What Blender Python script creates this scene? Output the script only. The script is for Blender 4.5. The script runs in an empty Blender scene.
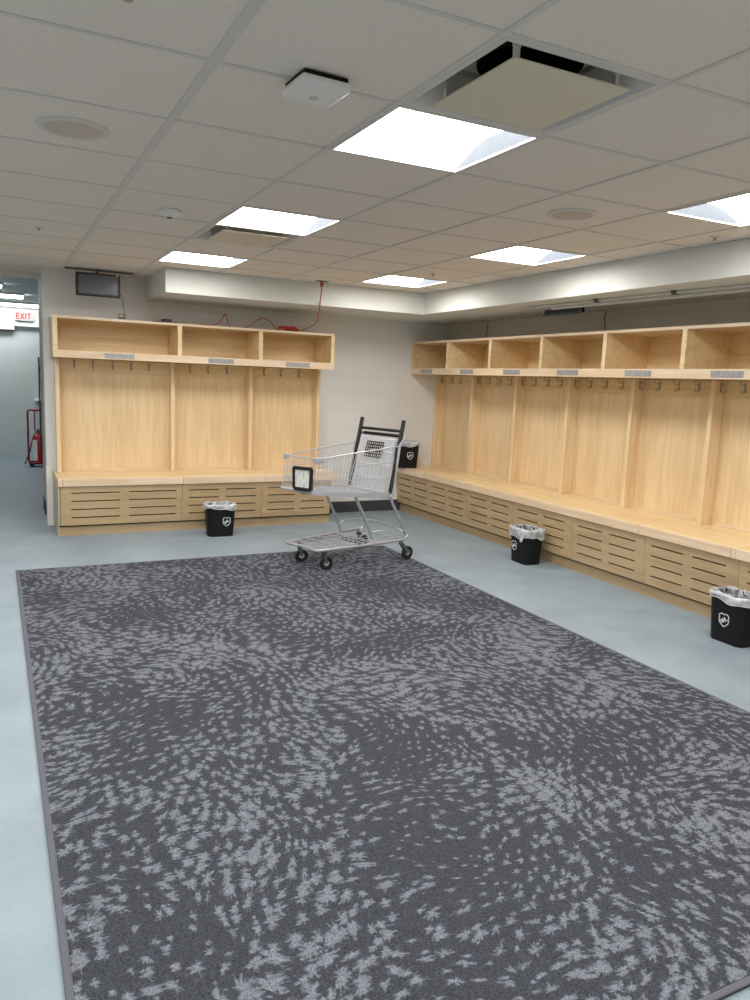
import bpy, bmesh, math, random
from mathutils import Vector, Matrix
random.seed(7)
SC = bpy.context.scene
COL = SC.collection
PI = math.pi

# ------------------------------------------------------------------ measured room
CZ = 1.542                       # eye height
CEIL = 2.48
YB = 8.094                       # back wall plane
XR = 5.002                       # right wall plane
GX, GY, TA, TB = .6303, 2.4334, .6272, .6096   # ceiling grid origin and pitch
XC = .45                         # left end of the back wall

# ------------------------------------------------------------------ materials
def srgb(r, g, b):
    f = lambda c: (c/255/12.92) if c/255 <= .04045 else ((c/255+.055)/1.055)**2.4
    return (f(r), f(g), f(b), 1)

def newmat(name):
    m = bpy.data.materials.new(name); m.use_nodes = True
    nt = m.node_tree
    return m, nt, nt.nodes, nt.links, nt.nodes['Principled BSDF']

def plain(name, col, rough=.5, metal=0, noise=.06, nscale=20, bump=0, spec=None):
    m, nt, N, L, b = newmat(name)
    b.inputs['Roughness'].default_value = rough; b.inputs['Metallic'].default_value = metal
    if spec is not None: b.inputs['Specular IOR Level'].default_value = spec
    tc = N.new('ShaderNodeTexCoord'); nz = N.new('ShaderNodeTexNoise')
    nz.inputs['Scale'].default_value = nscale; nz.inputs['Detail'].default_value = 4
    L.new(tc.outputs['Object'], nz.inputs['Vector'])
    cr = N.new('ShaderNodeValToRGB')
    cr.color_ramp.elements[0].position = .3; cr.color_ramp.elements[1].position = .7
    cr.color_ramp.elements[0].color = tuple(c*(1-noise) for c in col[:3])+(1,)
    cr.color_ramp.elements[1].color = tuple(min(1, c*(1+noise)) for c in col[:3])+(1,)
    L.new(nz.outputs['Fac'], cr.inputs['Fac']); L.new(cr.outputs['Color'], b.inputs['Base Color'])
    if bump:
        bp = N.new('ShaderNodeBump'); bp.inputs['Strength'].default_value = bump; bp.inputs['Distance'].default_value = .002
        L.new(nz.outputs['Fac'], bp.inputs['Height']); L.new(bp.outputs['Normal'], b.inputs['Normal'])
    return m

def wood(name, c0, c1, c2, axis, rough=.38, band=.5):
    """maple veneer; axis = grain direction 0/1/2"""
    m, nt, N, L, b = newmat(name)
    b.inputs['Roughness'].default_value = rough
    b.inputs['Coat Weight'].default_value = .15; b.inputs['Coat Roughness'].default_value = .25
    tc = N.new('ShaderNodeTexCoord'); oi = N.new('ShaderNodeObjectInfo')
    ad = N.new('ShaderNodeVectorMath'); ad.operation = 'ADD'
    sc_ = N.new('ShaderNodeVectorMath'); sc_.operation = 'SCALE'; sc_.inputs[0].default_value = (17, 23, 31)
    L.new(oi.outputs['Random'], sc_.inputs['Scale'])
    mp = N.new('ShaderNodeMapping')
    s = [14., 14., 14.]; s[axis] = 1.1
    mp.inputs['Scale'].default_value = s
    L.new(tc.outputs['Object'], ad.inputs[0]); L.new(sc_.outputs['Vector'], ad.inputs[1]); L.new(ad.outputs['Vector'], mp.inputs['Vector'])
    n1 = N.new('ShaderNodeTexNoise'); n1.inputs['Scale'].default_value = 1.2; n1.inputs['Detail'].default_value = 6
    n1.inputs['Distortion'].default_value = 1.1
    L.new(mp.outputs['Vector'], n1.inputs['Vector'])
    mp2 = N.new('ShaderNodeMapping'); s2 = [110., 110., 110.]; s2[axis] = 3.
    mp2.inputs['Scale'].default_value = s2
    L.new(ad.outputs['Vector'], mp2.inputs['Vector'])
    n2 = N.new('ShaderNodeTexNoise'); n2.inputs['Scale'].default_value = 1.5; n2.inputs['Detail'].default_value = 3
    L.new(mp2.outputs['Vector'], n2.inputs['Vector'])
    mp3 = N.new('ShaderNodeMapping'); s3 = [2.2, 2.2, 2.2]; s3[axis] = .9
    mp3.inputs['Scale'].default_value = s3
    L.new(ad.outputs['Vector'], mp3.inputs['Vector'])
    n3 = N.new('ShaderNodeTexNoise'); n3.inputs['Scale'].default_value = 1.6; n3.inputs['Detail'].default_value = 2
    L.new(mp3.outputs['Vector'], n3.inputs['Vector'])
    m1 = N.new('ShaderNodeMath'); m1.operation = 'MULTIPLY_ADD'; m1.inputs[1].default_value = .30
    L.new(n2.outputs['Fac'], m1.inputs[0]); L.new(n1.outputs['Fac'], m1.inputs[2])
    m2 = N.new('ShaderNodeMath'); m2.operation = 'MULTIPLY_ADD'; m2.inputs[1].default_value = band
    L.new(n3.outputs['Fac'], m2.inputs[0]); L.new(m1.outputs[0], m2.inputs[2])
    cr = N.new('ShaderNodeValToRGB')
    e = cr.color_ramp.elements
    lo = .15+.5*band
    e[0].position = lo+.22; e[0].color = c0; e[1].position = lo+.72; e[1].color = c2
    k = e.new(lo+.46); k.color = c1
    L.new(m2.outputs[0], cr.inputs['Fac']); L.new(cr.outputs['Color'], b.inputs['Base Color'])
    return m

M = {}
M['wood_v'] = wood('maple_vertical', srgb(214, 185, 142), srgb(222, 194, 151), srgb(229, 203, 161), 2)
M['wood_x'] = wood('maple_along_x', srgb(216, 187, 138), srgb(225, 198, 150), srgb(234, 209, 164), 0)
M['wood_y'] = wood('maple_along_y', srgb(216, 187, 138), srgb(225, 198, 150), srgb(234, 209, 164), 1)
M['edge_x'] = wood('maple_edge_x', srgb(212, 184, 150), srgb(220, 195, 163), srgb(228, 206, 177), 0)
M['edge_y'] = wood('maple_edge_y', srgb(212, 184, 150), srgb(220, 195, 163), srgb(228, 206, 177), 1)
M['edge_z'] = wood('maple_edge_z', srgb(218, 190, 148), srgb(226, 200, 160), srgb(233, 210, 172), 2)
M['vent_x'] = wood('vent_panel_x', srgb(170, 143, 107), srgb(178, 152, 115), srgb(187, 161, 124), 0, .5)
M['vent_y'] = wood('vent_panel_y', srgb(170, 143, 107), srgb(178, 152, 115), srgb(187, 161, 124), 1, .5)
M['endpanel'] = plain('end_panel_laminate', srgb(196, 188, 168), .6)
M['ceiling'] = plain('ceiling_tile', srgb(234, 223, 210), .95, noise=.03, nscale=60, bump=.12, spec=.2)
M['tbar'] = plain('ceiling_grid_metal', srgb(214, 208, 199), .6, noise=.02)
M['white_metal'] = plain('white_enamel', srgb(225, 224, 218), .45, noise=.02)
M['plaque'] = plain('cream_enamel', srgb(215, 206, 182), .5, noise=.02)
M['soffit'] = plain('soffit_paint', srgb(214, 214, 208), .7, noise=.02)
M['black'] = plain('black_plastic', srgb(22, 22, 25), .45, noise=.1)
M['blackmetal'] = plain('black_tube', srgb(26, 27, 30), .4, .1)
M['dark'] = plain('dark_void', srgb(14, 13, 13), .9)
M['binplastic'] = plain('bin_plastic', srgb(11, 12, 15), .5, noise=.1, nscale=60, spec=.3)
M['zinc'] = plain('zinc_wire', srgb(190, 193, 198), .32, .35, noise=.05)
M['tube'] = plain('galvanised_tube', srgb(178, 180, 186), .3, .35, noise=.08)
M['greyplastic'] = plain('grey_plastic', srgb(165, 170, 178), .5)
M['hook'] = plain('dark_nickel', srgb(168, 160, 148), .35, .5)
M['hooklight'] = plain('bright_nickel', srgb(190, 188, 182), .3, .8)
M['rubber'] = plain('baseboard_rubber', srgb(58, 60, 66), .6)
M['cordred'] = plain('red_cord', srgb(176, 62, 48), .45)
M['red'] = plain('red_paint', srgb(196, 30, 40), .35)
M['redframe'] = plain('crimson_tube', srgb(150, 28, 58), .4)
M['whitep'] = plain('white_plastic', srgb(232, 231, 226), .4, noise=.02)
M['logo'] = plain('white_print', srgb(225, 226, 230), .5, noise=.02)
M['grille'] = plain('speaker_grille', srgb(206, 190, 174), .8, noise=.06, nscale=300)
M['column'] = plain('column_paint', srgb(188, 188, 184), .6)
M['conduit'] = plain('painted_conduit', srgb(214, 210, 200), .5)
M['endplate'] = plain('light_end_plate', srgb(62, 66, 71), .8, spec=.1)
M['gate'] = plain('bright_zinc', srgb(212, 216, 224), .35, .1)
M['peg'] = plain('grey_peg', srgb(120, 124, 126), .5)
M['corridor'] = plain('corridor_paint', srgb(200, 208, 206), .7, noise=.02)
M['binding'] = plain('rug_binding', srgb(88, 90, 98), .9, noise=.15, nscale=200)
M['screen'] = plain('lcd_glass', srgb(96, 98, 104), .18, noise=.05, nscale=3)
M['steelgrey'] = plain('steel_grey', srgb(90, 92, 96), .4, .3)

def mat_plate():
    m, nt, N, L, b = newmat('name_plate')
    b.inputs['Roughness'].default_value = .4; b.inputs['Metallic'].default_value = .25
    tc = N.new('ShaderNodeTexCoord'); nz = N.new('ShaderNodeTexNoise'); nz.inputs['Scale'].default_value = 45; nz.inputs['Detail'].default_value = 3
    L.new(tc.outputs['Object'], nz.inputs['Vector'])
    cr = N.new('ShaderNodeValToRGB'); cr.color_ramp.elements[0].position = .4; cr.color_ramp.elements[0].color = srgb(150, 150, 150)
    cr.color_ramp.elements[1].position = .7; cr.color_ramp.elements[1].color = srgb(176, 175, 172)
    L.new(nz.outputs['Fac'], cr.inputs['Fac']); L.new(cr.outputs['Color'], b.inputs['Base Color'])
    return m
M['plate'] = mat_plate()

def mat_wall(name, axis, col, mortar):
    """painted concrete block: courses 0.2 m, blocks 0.4 m, very faint joints"""
    m, nt, N, L, b = newmat(name)
    b.inputs['Roughness'].default_value = .75
    tc = N.new('ShaderNodeTexCoord'); sp = N.new('ShaderNodeSeparateXYZ'); cb = N.new('ShaderNodeCombineXYZ')
    L.new(tc.outputs['Object'], sp.inputs[0]); L.new(sp.outputs[axis], cb.inputs[0]); L.new(sp.outputs[2], cb.inputs[1])
    br = N.new('ShaderNodeTexBrick'); br.inputs['Scale'].default_value = 1
    br.inputs['Brick Width'].default_value = .4; br.inputs['Row Height'].default_value = .2
    br.inputs['Mortar Size'].default_value = .004; br.inputs['Mortar Smooth'].default_value = .6
    br.inputs['Color1'].default_value = col; br.inputs['Color2'].default_value = tuple(c*.98 for c in col[:3])+(1,)
    br.inputs['Mortar'].default_value = mortar
    L.new(cb.outputs[0], br.inputs['Vector']); L.new(br.outputs['Color'], b.inputs['Base Color'])
    nz = N.new('ShaderNodeTexNoise'); nz.inputs['Scale'].default_value = 60; L.new(tc.outputs['Object'], nz.inputs['Vector'])
    ma = N.new('ShaderNodeMath'); ma.operation = 'MULTIPLY_ADD'; ma.inputs[1].default_value = -1.5
    L.new(br.outputs['Fac'], ma.inputs[0]); L.new(nz.outputs['Fac'], ma.inputs[2])
    bp = N.new('ShaderNodeBump'); bp.inputs['Strength'].default_value = .15; bp.inputs['Distance'].default_value = .002
    L.new(ma.outputs[0], bp.inputs['Height']); L.new(bp.outputs['Normal'], b.inputs['Normal'])
    return m
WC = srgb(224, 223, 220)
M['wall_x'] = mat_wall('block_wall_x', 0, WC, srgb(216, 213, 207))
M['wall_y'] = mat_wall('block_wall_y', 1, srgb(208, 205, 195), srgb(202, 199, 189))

def mat_floor():
    m, nt, N, L, b = newmat('blue_grey_flooring')
    tc = N.new('ShaderNodeTexCoord')
    n1 = N.new('ShaderNodeTexNoise'); n1.inputs['Scale'].default_value = 2.2; n1.inputs['Detail'].default_value = 6; n1.inputs['Roughness'].default_value = .6
    n2 = N.new('ShaderNodeTexNoise'); n2.inputs['Scale'].default_value = 90; n2.inputs['Detail'].default_value = 2
    L.new(tc.outputs['Object'], n1.inputs['Vector']); L.new(tc.outputs['Object'], n2.inputs['Vector'])
    mx = N.new('ShaderNodeMath'); mx.operation = 'MULTIPLY_ADD'; mx.inputs[1].default_value = .35
    L.new(n2.outputs['Fac'], mx.inputs[0]); L.new(n1.outputs['Fac'], mx.inputs[2])
    cr = N.new('ShaderNodeValToRGB')
    cr.color_ramp.elements[0].position = .45; cr.color_ramp.elements[0].color = srgb(125, 139, 149)
    cr.color_ramp.elements[1].position = .95; cr.color_ramp.elements[1].color = srgb(147, 160, 168)
    L.new(mx.outputs[0], cr.inputs['Fac']); L.new(cr.outputs['Color'], b.inputs['Base Color'])
    b.inputs['Roughness'].default_value = .5; b.inputs['Specular IOR Level'].default_value = .4
    return m
M['floor'] = mat_floor()

def mat_rug():
    m, nt, N, L, b = newmat('rug_pile')
    b.inputs['Roughness'].default_value = .95; b.inputs['Specular IOR Level'].default_value = .15
    def mth(op, a, c=None, d=None):
        n = N.new('ShaderNodeMath'); n.operation = op
        for i, v in enumerate((a, c, d)):
            if v is None: continue
            if isinstance(v, (int, float)): n.inputs[i].default_value = v
            else: L.new(v, n.inputs[i])
        return n.outputs[0]
    tc = N.new('ShaderNodeTexCoord'); P = tc.outputs['Object']
    def noise(vec, scale, detail=2, rough=.5):
        n = N.new('ShaderNodeTexNoise'); n.inputs['Scale'].default_value = scale; n.inputs['Detail'].default_value = detail
        n.inputs['Roughness'].default_value = rough; L.new(vec, n.inputs['Vector']); return n
    wn = noise(P, 1.6, 2)
    wv = N.new('ShaderNodeVectorMath'); wv.operation = 'MULTIPLY_ADD'
    wv.inputs[1].default_value = (.35, .35, 0); L.new(wn.outputs['Color'], wv.inputs[0]); L.new(P, wv.inputs[2])
    P2 = wv.outputs[0]
    low = noise(P, 1.25, 3.0, .55); fib = noise(P, 230, 2); rag = noise(P, 75, 3)
    dirn = noise(P, .9, 1)
    ang = mth('MULTIPLY', dirn.outputs['Fac'], 9.)
    ca, sa = mth('COSINE', ang), mth('SINE', ang)
    size = N.new('ShaderNodeMapRange'); size.inputs['From Min'].default_value = .34; size.inputs['From Max'].default_value = .68
    size.inputs['To Min'].default_value = .35; size.inputs['To Max'].default_value = 1.8; L.new(low.outputs['Fac'], size.inputs['Value'])
    vt = N.new('ShaderNodeTexVoronoi'); vt.voronoi_dimensions = '2D'; vt.inputs['Scale'].default_value = 17.5; vt.inputs['Randomness'].default_value = .8
    L.new(P2, vt.inputs['Vector'])
    df = N.new('ShaderNodeVectorMath'); df.operation = 'SUBTRACT'; L.new(P2, df.inputs[0]); L.new(vt.outputs['Position'], df.inputs[1])
    sp_ = N.new('ShaderNodeSeparateXYZ'); L.new(df.outputs[0], sp_.inputs[0])
    a_ = mth('ADD', mth('MULTIPLY', sp_.outputs[0], ca), mth('MULTIPLY', sp_.outputs[1], sa))
    b_ = mth('SUBTRACT', mth('MULTIPLY', sp_.outputs[1], ca), mth('MULTIPLY', sp_.outputs[0], sa))
    b2 = mth('MULTIPLY', b_, 1.75)
    ln = mth('SQRT', mth('ADD', mth('MULTIPLY', a_, a_), mth('MULTIPLY', b2, b2)))
    inv = mth('DIVIDE', 1.0, mth('MAXIMUM', ln, .0005))
    cc = N.new('ShaderNodeSeparateColor'); L.new(vt.outputs['Color'], cc.inputs[0])
    cv = N.new('ShaderNodeCombineXYZ'); L.new(mth('MULTIPLY', a_, inv), cv.inputs[0]); L.new(mth('MULTIPLY', b2, inv), cv.inputs[1]); L.new(mth('MULTIPLY', cc.outputs[0], 41.), cv.inputs[2])
    spk = noise(cv.outputs[0], 2.0, 3, .65)
    rad = mth('MULTIPLY', mth('MULTIPLY_ADD', mth('SUBTRACT', spk.outputs['Fac'], .5), 3.6, 1.0), .0232)
    rad = mth('MULTIPLY', mth('MAXIMUM', rad, .004), mth('MULTIPLY', size.outputs[0], mth('MULTIPLY_ADD', cc.outputs[1], .8, .6)))
    dd = mth('DIVIDE', ln, rad)
    dd = mth('MULTIPLY_ADD', mth('SUBTRACT', rag.outputs['Fac'], .5), 2.2, dd)
    mp_ = N.new('ShaderNodeMapping'); mp_.inputs['Rotation'].default_value = (0, 0, .35); mp_.inputs['Scale'].default_value = (9, 85, 1); L.new(P2, mp_.inputs['Vector'])
    stk = noise(mp_.outputs[0], 1.0, 2)
    dd = mth('MULTIPLY_ADD', mth('SUBTRACT', stk.outputs['Fac'], .5), -2.6, dd)
    dd = mth('MULTIPLY_ADD', mth('SUBTRACT', fib.outputs['Fac'], .5), 2.0, dd)
    mk = N.new('ShaderNodeMapRange'); mk.interpolation_type = 'SMOOTHSTEP'
    mk.inputs['From Min'].default_value = 1.35; mk.inputs['From Max'].default_value = .65
    L.new(dd, mk.inputs['Value'])
    mx = N.new('ShaderNodeMix'); mx.data_type = 'RGBA'
    mx.inputs['A'].default_value = srgb(62, 64, 72); mx.inputs['B'].default_value = srgb(115, 118, 127)
    L.new(mk.outputs[0], mx.inputs['Factor'])
    hv = N.new('ShaderNodeMix'); hv.data_type = 'RGBA'; hv.blend_type = 'MULTIPLY'; hv.inputs['Factor'].default_value = 1
    fr = N.new('ShaderNodeValToRGB'); fr.color_ramp.elements[0].position = .3; fr.color_ramp.elements[1].position = .72
    fr.color_ramp.elements[0].color = (.45, .45, .45, 1); fr.color_ramp.elements[1].color = (1.45, 1.45, 1.45, 1)
    L.new(fib.outputs['Fac'], fr.inputs['Fac'])
    L.new(mx.outputs['Result'], hv.inputs['A']); L.new(fr.outputs['Color'], hv.inputs['B'])
    L.new(hv.outputs['Result'], b.inputs['Base Color'])
    bp = N.new('ShaderNodeBump'); bp.inputs['Strength'].default_value = .5; bp.inputs['Distance'].default_value = .004
    L.new(fib.outputs['Fac'], bp.inputs['Height']); L.new(bp.outputs['Normal'], b.inputs['Normal'])
    return m
M['rug'] = mat_rug()

def mat_emit(name, col, s):
    m = bpy.data.materials.new(name); m.use_nodes = True; N = m.node_tree.nodes; L = m.node_tree.links
    N.clear(); e = N.new('ShaderNodeEmission'); o = N.new('ShaderNodeOutputMaterial')
    e.inputs[0].default_value = col; e.inputs[1].default_value = s; L.new(e.outputs[0], o.inputs[0]); return m
M['lens'] = mat_emit('luminous_lens', (1, .982, .955, 1), 23.5)
M['tubelight'] = mat_emit('corridor_luminous_lens', (.95, .99, 1, 1), 13)
M['exitface'] = mat_emit('exit_sign_face', (1, .93, .92, 1), 1.0)
M['exitred'] = mat_emit('exit_sign_letters', (.95, .12, .09, 1), 1.0)

def mat_liner():
    m = bpy.data.materials.new('bin_liner_film'); m.use_nodes = True; N = m.node_tree.nodes; L = m.node_tree.links
    b = N['Principled BSDF']; b.inputs['Base Color'].default_value = srgb(226, 228, 232); b.inputs['Roughness'].default_value = .3
    t = N.new('ShaderNodeBsdfTransparent'); mx = N.new('ShaderNodeMixShader'); o = N['Material Output']
    tc = N.new('ShaderNodeTexCoord'); nz = N.new('ShaderNodeTexNoise'); nz.inputs['Scale'].default_value = 22; nz.inputs['Detail'].default_value = 4
    L.new(tc.outputs['Object'], nz.inputs['Vector'])
    mr = N.new('ShaderNodeMapRange'); mr.inputs['From Min'].default_value = .35; mr.inputs['From Max'].default_value = .65
    mr.inputs['To Min'].default_value = .15; mr.inputs['To Max'].default_value = .6; L.new(nz.outputs['Fac'], mr.inputs['Value'])
    L.new(mr.outputs[0], mx.inputs[0]); L.new(t.outputs[0], mx.inputs[1]); L.new(b.outputs[0], mx.inputs[2]); L.new(mx.outputs[0], o.inputs[0])
    return m
M['liner'] = mat_liner()
M['liner_band'] = plain('bin_liner_hem', srgb(205, 208, 214), .35, noise=.1, nscale=40)
M['liner_fold'] = mat_liner()
M['liner_fold'].name = 'bin_liner_fold'
for nd in M['liner_fold'].node_tree.nodes:
    if nd.type == 'MAP_RANGE': nd.inputs['To Min'].default_value = .35; nd.inputs['To Max'].default_value = .85

def mat_sheet():
    m, nt, N, L, b = newmat('faded_advert_sheet')
    b.inputs['Roughness'].default_value = .25
    tc = N.new('ShaderNodeTexCoord'); nz = N.new('ShaderNodeTexNoise'); nz.inputs['Scale'].default_value = 26; nz.inputs['Detail'].default_value = 4
    L.new(tc.outputs['Object'], nz.inputs['Vector'])
    cr = N.new('ShaderNodeValToRGB'); cr.color_ramp.elements[0].position = .38; cr.color_ramp.elements[0].color = srgb(200, 202, 198)
    cr.color_ramp.elements[1].position = .52; cr.color_ramp.elements[1].color = srgb(228, 230, 224)
    L.new(nz.outputs['Fac'], cr.inputs['Fac']); L.new(cr.outputs['Color'], b.inputs['Base Color']); return m
M['sheet'] = mat_sheet()

# ------------------------------------------------------------------ mesh helpers
class MB:
    def __init__(s): s.v = []; s.f = []
    def add(s, v, f):
        n = len(s.v); s.v += [tuple(p) for p in v]; s.f += [tuple(i+n for i in q) for q in f]; return s
    def box(s, a, b, fn=None):
        x0, x1 = sorted((a[0], b[0])); y0, y1 = sorted((a[1], b[1])); z0, z1 = sorted((a[2], b[2]))
        v = [(x0,y0,z0),(x1,y0,z0),(x1,y1,z0),(x0,y1,z0),(x0,y0,z1),(x1,y0,z1),(x1,y1,z1),(x0,y1,z1)]
        if fn: v = [fn(*p) for p in v]
        return s.add(v, [(0,3,2,1),(4,5,6,7),(0,1,5,4),(1,2,6,5),(2,3,7,6),(3,0,4,7)])
    def bar(s, p, q, w, h, up=(0,0,1)):
        p = Vector(p); q = Vector(q); d = (q-p).normalized(); u = Vector(up)
        r = d.cross(u)
        if r.length < 1e-4: r = d.cross(Vector((1,0,0)))
        r.normalize(); u = r.cross(d)
        v = []
        for c in (p, q):
            for a, b in ((-1,-1),(1,-1),(1,1),(-1,1)): v.append(c+r*a*w/2+u*b*h/2)
        return s.add(v, [(0,3,2,1),(4,5,6,7),(0,1,5,4),(1,2,6,5),(2,3,7,6),(3,0,4,7)])
    def tube(s, pts, r, n=8, closed=False):
        pts = [Vector(p) for p in pts]; k = len(pts)
        rr = r if isinstance(r, (list, tuple)) else [r]*k
        base = len(s.v); prev = None
        for i, p in enumerate(pts):
            if closed: t = (pts[(i+1) % k]-pts[i-1])
            else: t = pts[min(i+1, k-1)]-pts[max(i-1, 0)]
            t.normalize()
            if prev is None:
                a = Vector((0,0,1)) if abs(t.z) < .9 else Vector((1,0,0)); nrm = t.cross(a).normalized()
            else:
                nrm = prev-t*prev.dot(t)
                if nrm.length < 1e-5: nrm = t.orthogonal()
                nrm.normalize()
            prev = nrm; bn = t.cross(nrm)
            for j in range(n):
                a = 2*PI*j/n; s.v.append(tuple(p+(nrm*math.cos(a)+bn*math.sin(a))*rr[i]))
        m = k if closed else k-1
        for i in range(m):
            for j in range(n):
                a = base+i*n+j; b = base+i*n+(j+1) % n; c = base+((i+1) % k)*n+(j+1) % n; d = base+((i+1) % k)*n+j
                s.f.append((a, b, c, d))
        if not closed:
            s.f.append(tuple(base+j for j in reversed(range(n)))); s.f.append(tuple(base+(k-1)*n+j for j in range(n)))
        return s
    def lathe(s, prof, c=(0,0,0), axis=2, n=32):
        base = len(s.v); c = Vector(c)
        for r, h in prof:
            for j in range(n):
                a = 2*PI*j/n; p = [r*math.cos(a), r*math.sin(a), h]
                if axis == 0: p = [h, r*math.cos(a), r*math.sin(a)]
                if axis == 1: p = [r*math.sin(a), h, r*math.cos(a)]
                s.v.append(tuple(c+Vector(p)))
        for i in range(len(prof)-1):
            for j in range(n):
                s.f.append((base+i*n+j, base+i*n+(j+1) % n, base+(i+1)*n+(j+1) % n, base+(i+1)*n+j))
        if prof[0][0] > 1e-6: s.f.append(tuple(base+j for j in reversed(range(n))))
        if prof[-1][0] > 1e-6: s.f.append(tuple(base+(len(prof)-1)*n+j for j in range(n)))
        return s
    def loft(s, rings, cap0=False, cap1=False):
        base = len(s.v); n = len(rings[0])
        for r in rings: s.v += [tuple(p) for p in r]
        for i in range(len(rings)-1):
            for j in range(n):
                s.f.append((base+i*n+j, base+i*n+(j+1) % n, base+(i+1)*n+(j+1) % n, base+(i+1)*n+j))
        if cap0: s.f.append(tuple(base+j for j in reversed(range(n))))
        if cap1: s.f.append(tuple(base+(len(rings)-1)*n+j for j in range(n)))
        return s
    def build(s, name, mat, parent=None, bevel=0, smooth=False, sub=0, xf=None):
        me = bpy.data.meshes.new(name)
        v = s.v if xf is None else [tuple(xf @ Vector(p)) for p in s.v]
        me.from_pydata(v, [], s.f); me.validate(); me.update()
        bm = bmesh.new(); bm.from_mesh(me); bmesh.ops.remove_doubles(bm, verts=bm.verts, dist=1e-6)
        bmesh.ops.recalc_face_normals(bm, faces=bm.faces); bm.to_mesh(me); bm.free()
        me.materials.append(mat)
        o = bpy.data.objects.new(name, me); COL.objects.link(o)
        if parent: o.parent = parent
        if bevel:
            b = o.modifiers.new('bevel', 'BEVEL'); b.width = bevel; b.segments = 2; b.limit_method = 'ANGLE'
        if smooth:
            for p in me.polygons: p.use_smooth = True
            if smooth != 'full':
                bm = bmesh.new(); bm.from_mesh(me)
                for e in bm.edges:
                    if len(e.link_faces) == 2 and e.calc_face_angle() > .7: e.smooth = False
                bm.to_mesh(me); bm.free()
        if sub:
            q = o.modifiers.new('sub', 'SUBSURF'); q.levels = sub; q.render_levels = sub
        return o

def spline(pts, n=8):
    """Catmull-Rom through pts"""
    P = [Vector(p) for p in pts]; P = [P[0]*2-P[1]]+P+[P[-1]*2-P[-2]]; out = []
    for i in range(1, len(P)-2):
        for k in range(n):
            t = k/n; a, b, c, d = P[i-1], P[i], P[i+1], P[i+2]
            out.append(.5*((2*b)+(c-a)*t+(2*a-5*b+4*c-d)*t*t+(3*b-a-3*c+d)*t**3))
    out.append(P[-2]); return out

def thing(name, label, cat, loc=(0,0,0), rz=0, group=None):
    o = bpy.data.objects.new(name, None); COL.objects.link(o); o.empty_display_size = .1
    o.location = loc; o.rotation_euler = (0,0,rz); o['label'] = label; o['category'] = cat
    if group: o['group'] = group
    return o
def tag(o, label, cat, group=None):
    o['label'] = label; o['category'] = cat
    if group: o['group'] = group
    return o
def struct(o): o['kind'] = 'structure'; return o
def dup(root, loc, rz, label):
    r = root.copy(); COL.objects.link(r); r.location = loc; r.rotation_euler = (0,0,rz); r['label'] = label
    for ch in list(root.children):
        c = ch.copy(); COL.objects.link(c); c.parent = r
        for g in ch.children:
            d = g.copy(); COL.objects.link(d); d.parent = c
    return r
def T(*v): return Matrix.Translation(v)

# ------------------------------------------------------------------ room shell
XL, YF = -3.6, -4.2
YC, YFAR = 8.42, 15.0
struct(MB().box((XL-.1, YF-.1, -.12), (7.2, YFAR+.2, 0)).build('floor', M['floor']))
# back wall is a thick block whose left end faces the opening
struct(MB().box((XC, YB, 0), (XR+.12, 8.30, CEIL+.3)).box((XC+.022, 8.30, 0), (XR+.12, 9.1, CEIL+.3)).build('wall_back', M['wall_x']))
struct(MB().box((XR, YF, 0), (XR+.12, YB, CEIL+.3)).build('wall_right', M['wall_y']))
struct(MB().box((XL-.12, YF, 0), (XL, YFAR, 3)).build('wall_left', M['wall_y']))
struct(MB().box((XL, YF-.12, 0), (XR, YF, CEIL+.3)).build('wall_front', M['wall_x']))
# far corridor
struct(MB().box((XL, YFAR, 0), (7.1, YFAR+.12, 3)).build('wall_far', M['corridor']))
struct(MB().box((7.0, 9.1, 0), (7.12, YFAR, 3)).build('wall_east', M['corridor']))
struct(MB().box((XR+.12, 9.0, 0), (7.1, 9.1, 3)).build('wall_south', M['corridor']))
struct(MB().box((XL, YC+.12, 2.64), (7.0, YFAR, 2.74)).build('ceiling_corridor', M['corridor']))
struct(MB().box((XL, 14.9, 2.27), (7.0, YFAR, 2.56)).build('trim_4', M['white_metal']))
struct(MB().box((XL, YC, 2.425), (XC, YC+.12, 2.9)).build('trim_3', M['tbar']))
# soffits
sf = MB()
sf.box((1.41, 7.085, 2.265), (XR, YB, CEIL)); sf.box((4.073, YF, 2.265), (XR, 7.085, CEIL))
struct(sf.build('trim_2', M['soffit']))
# baseboards
struct(MB().box((3.262, YB-.012, 0), (4.44, YB, .13)).build('baseboard_back', M['rubber'], bevel=.003))
struct(MB().box((XC+.010, 8.72, 0), (XC+.022, 9.112, .15)).build('baseboard_end', M['rubber'], bevel=.003))
struct(MB().box((XC-.006, YB-.012, 0), (XC+.05, YB+.03, .6)).build('trim_5', M['white_metal'], bevel=.002))
# bright end post further back
struct(MB().box((XC+.018, 8.32, .15), (XC+.022, 9.1, 2.42)).build('trim_6', M['column']))

# ceiling tiles with the fixture cells left open
LIGHTS = [(1,0,0),(1,3,0),(1,6,0),(4,3,0),(4,6,0),(4,0,1)]
HIDDEN_LIGHTS = [(1,-3,0),(1,-6,0),(4,-3,1),(4,-6,1),(-2,-3,0),(-2,0,0),(-2,3,0),(-2,6,0),(-5,0,0),(-5,-4,0),(-5,4,0),(1,-9,0),(-2,-8,0)]
VENTS = [(1,-1),(1,4)]
holes = {(i,j) for i,j,_ in LIGHTS+HIDDEN_LIGHTS}|set(VENTS)
ct = MB(); gap = .002
for i in range(-7, 8):
    for j in range(-11, 11):
        if (i,j) in holes: continue
        x0, x1 = GX+i*TA, GX+(i+1)*TA; y0, y1 = GY+j*TB, GY+(j+1)*TB
        x0, x1 = max(x0, XL), min(x1, XR); lim = YB if x0 > XC-.3 else YC
        y0, y1 = max(y0, YF), min(y1, YC)
        if x1-x0 < .02 or y1-y0 < .02: continue
        dz = random.uniform(0, .003)
        ct.box((x0+gap, y0+gap, CEIL+dz), (x1-gap, y1-gap, CEIL+.016+dz))
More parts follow.
